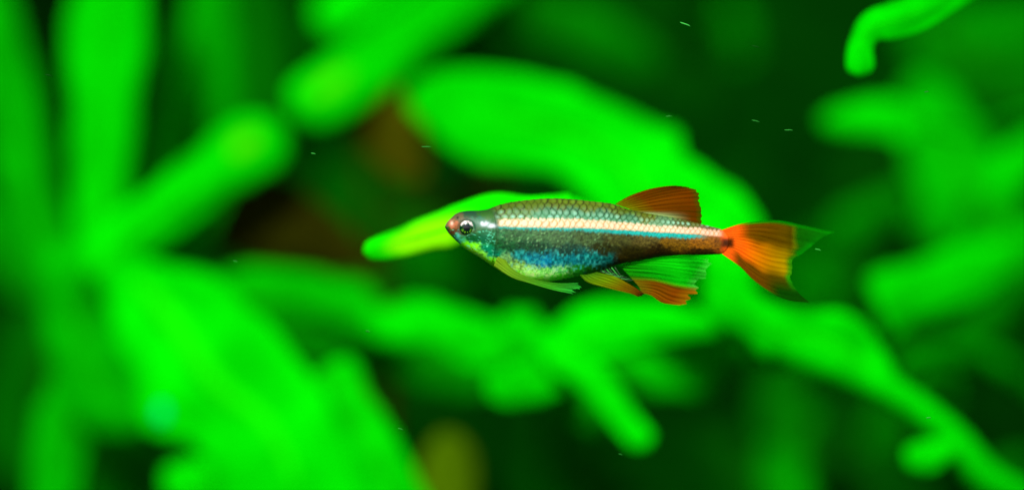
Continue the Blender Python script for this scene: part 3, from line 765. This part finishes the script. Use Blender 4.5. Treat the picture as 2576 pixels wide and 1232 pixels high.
# tail fin
def tail_col(u, v, x, y):
    c_ = blend([(2520, (250, 92, 20, .97)), (2590, (255, 92, 10, .98)), (2640, (208, 106, 2, .97)), (2690, (178, 120, 0, .96)), (2738, (164, 132, 0, .92)), (2782, (20, 100, 4, .55)), (2920, (4, 130, 6, .34))], x + 14 * (noise2(u * 14, v * 4) - .5), 1.0)
    topdk = 1 - smooth(.28, .44, u + .06 * (noise2(v * 6, u * 5) - .5))
    f_ = topdk * smooth(2560, 2620, x) * (1 - smooth(2755, 2775, x))
    c_ = c_ * (1 - f_[..., None] * .85) + np.array(list(lin((78, 52, 0)) * .62) + [.97]) * f_[..., None] * .85
    low = smooth(.62, .76, u + .06 * (noise2(v * 6 + 9, u * 5) - .5)) * smooth(2540, 2580, x)
    c_ = c_ * (1 - low[..., None] * .85) + np.array(list(lin((46, 44, 2)) * .62) + [.97]) * low[..., None] * .85
    fr = np.clip((1 - smooth(.02, .09, u)) + smooth(.95, 1, u), 0, 1) * smooth(.12, .3, v)
    c_ = c_ * (1 - fr[..., None]) + np.array(list(lin((8, 150, 4)) * .62) + [.7]) * fr[..., None]
    lowout = smooth(.7, .9, u) * smooth(2660, 2720, x)
    c_ = c_ * (1 - lowout[..., None]) + np.array(list(lin((14, 72, 2)) * .62) + [.88]) * lowout[..., None]
    te = smooth(.93, .985, v) * smooth(.1, .25, u) * (1 - smooth(.75, .9, u))
    c_ = c_ * (1 - te[..., None] * .8) + np.array([.001, .26, .002, .7]) * te[..., None] * .8
    sp_ = np.exp(-(((x - 2542) / 18) ** 4) - ((y - 847) / 18) ** 4)
    c_ = c_ * (1 - sp_[..., None] * .95) + np.array([.008, .008, .002, 1]) * sp_[..., None] * .95
    m = 1 - .18 * lines(u + .006 * np.sin(v * 11), 16, 3) * smooth(.15, .5, v) * (.4 + noise2(u * 20, v * 2)) + .4 * (noise2(u * 46, v * 4 + 3) - .5)
    c_[..., :3] *= m[..., None]
    return c_
fin('tail_fin', [(2516, 802), (2518, 842), (2516, 884)], [(2914, 809), (2872, 826), (2830, 860), (2796, 886), (2770, 905), (2764, 940), (2760, 975), (2784, 1018), (2828, 1058)],
    [(2516, 802), (2590, 779), (2668, 769), (2729, 770), (2800, 785), (2914, 809)], [(2516, 884), (2580, 930), (2628, 979), (2688, 1022), (2749, 1048), (2828, 1058)],
    tail_col, lambda u, v, x, y: 10 * np.sin(u * 6 + 1) * v ** 1.5, np.linspace(.02, .98, 17), 1.1, (.9, .88, .8), nu=100, nv=70, ragged=.02)

# anal fin: clear green fan and brown lobe
def anal_col(u, v, x, y):
    c_ = blend([(0, (30, 170, 10, .75)), (.4, (20, 225, 20, .5)), (.8, (20, 235, 24, .4)), (1, (90, 250, 80, .45))], v)
    m = 1 - .6 * lines(u + .05 * v, 12, 2) + .7 * (noise2(u * 40, v * 4) - .4)
    c_[..., :3] *= np.clip(m, .1, 2)[..., None]
    lobe = smooth(.55, .66, u)
    br = blend([(0, (130, 120, 10, .93)), (.3, (140, 84, 3, .985)), (.7, (138, 66, 2, .985)), (1, (165, 108, 6, .96))], v)
    br[..., :3] *= (1 - .4 * lines(u, 14, 3) + .5 * (noise2(u * 34, v * 3 + 40) - .5))[..., None]
    return c_ * (1 - lobe[..., None]) + br * lobe[..., None]
fin('anal_fin', [(2300, 892), (2200, 912), (2170, 930), (2200, 968), (2228, 1000), (2236, 1022)], [(2478, 906), (2490, 928), (2480, 955), (2474, 975), (2452, 1002), (2428, 1030), (2404, 1062), (2368, 1068)],
    [(2300, 892), (2380, 893), (2440, 897), (2478, 906)], [(2236, 1022), (2270, 1030), (2310, 1056), (2368, 1068)],
    anal_col, lambda u, v, x, y: 8 * np.sin(u * 8) * v - 4, np.linspace(.04, .98, 16), 1.0, (.8, .75, .65), nu=90, nv=50, ragged=.14)

def pelvic_col(u, v, x, y):
    c_ = blend([(0, (80, 150, 20, .9)), (.35, (125, 165, 10, .92)), (.6, (140, 112, 5, .93)), (.85, (110, 62, 5, .95)), (1, (20, 26, 5, .95))], v)
    c_[..., :3] *= (1 - .3 * lines(u, 5, 3) + .5 * (noise2(u * 20, v * 8) - .5))[..., None]
    return c_
for side in (1, -1):
    fin('pelvic_fin', [(2020, 958), (2050, 956), (2080, 948)], [(2228, 1036), (2242, 1032), (2250, 1026)],
        [(2020, 958), (2050, 984), (2120, 1004), (2200, 1024), (2228, 1036)], [(2080, 948), (2140, 962), (2200, 994), (2250, 1026)],
        pelvic_col, lambda u, v, x, y, s_=side: s_ * (22 + 10 * v), np.linspace(.05, .95, 6), 1.0, (.85, .8, .7), nu=40, nv=50, ragged=.05)
def pect_col(u, v, x, y):
    c_ = blend([(0, (150, 200, 40, .95)), (.4, (120, 190, 40, .85)), (.75, (80, 212, 45, .85)), (1, (60, 228, 70, .8))], v)
    c_[..., :3] *= (1 - .35 * lines(u, 6, 2) + .6 * (noise2(u * 18, v * 6) - .5))[..., None]
    return c_
for side in (1, -1):
    fin('pectoral_fin', [(1722, 926), (1734, 898), (1752, 890)], [(2006, 1027), (2022, 1010), (2038, 994)],
        [(1722, 926), (1784, 966), (1845, 986), (1920, 1008), (2006, 1027)], [(1752, 890), (1790, 938), (1860, 972), (1950, 990), (2038, 994)],
        pect_col, lambda u, v, x, y, s_=side: s_ * (56 + 14 * np.sin(v * 3.0) - 20 * v), np.linspace(.05, .95, 7), 1.0, (1.0, 1.0, .9), nu=40, nv=60, ragged=.10)

# ---- stray filaments at the vent, between belly and anal fin
for q in range(7):
    a0 = 2070 + 12 * q
    v, f = tube([fp(a0, 930 + 2 * q - .15 * (a0 - 2070), 8), fp(a0 + 35, 950 + 4 * q, 12), fp(a0 + 70, 946 + 5 * q, 14)], [2.4 * K, 1.6 * K, .5 * K], 12, 6)
    fchild(mesh('filament', v, f, M_RAY, fish, np.tile(lin((40, 150, 40)) * .6 if q % 2 else lin((10, 60, 10)) * .6, (len(v), 1))))

# ------------------------------------------------------------------ drifting fibres
for (x, y, ln_, br) in [(1723, 62, 28, .75), (1072, 370, 24, .4), (788, 387, 12, .5), (1682, 293, 16, .35), (1900, 305, 20, .35), (1983, 328, 22, .4), (2057, 628, 16, .6), (2335, 1050, 12, .5), (1007, 1078, 14, .4),
                        (925, 833, 10, .4), (592, 657, 12, .4), (1900, 118, 20, .12), (122, 190, 18, .12), (1560, 1142, 10, .3), (2330, 232, 12, .3)]:
    d = .2985 + (.004 * math.sin(x * 1.7) if br < .5 else 0); c0 = at(x, y, d); k = unit(d); t_ = .18 + .2 * math.sin(x)
    dv = np.array([math.cos(t_), 0.1, -math.sin(t_)]) * ln_ * k / 2
    v, f = tube([c0 - dv, c0 - dv * .5, c0 + dv * .5 + np.array([0, 0, k]), c0 + dv], np.array([.8, 2.1, 1.9, .7]) * k * (.4 + .55 * br), 9, 6)
    tag(mesh('drifting_fibre', v, f, M_LEAF, None, np.tile(np.array([.07, .62, .08]) * br, (len(v), 1)), c0), 'longest and brightest green fibre of debris drifting in the water' if ln_ == 28 else 'tiny pale green fibre of debris drifting in the clear water', 'debris', 'fibres drifting in the water')
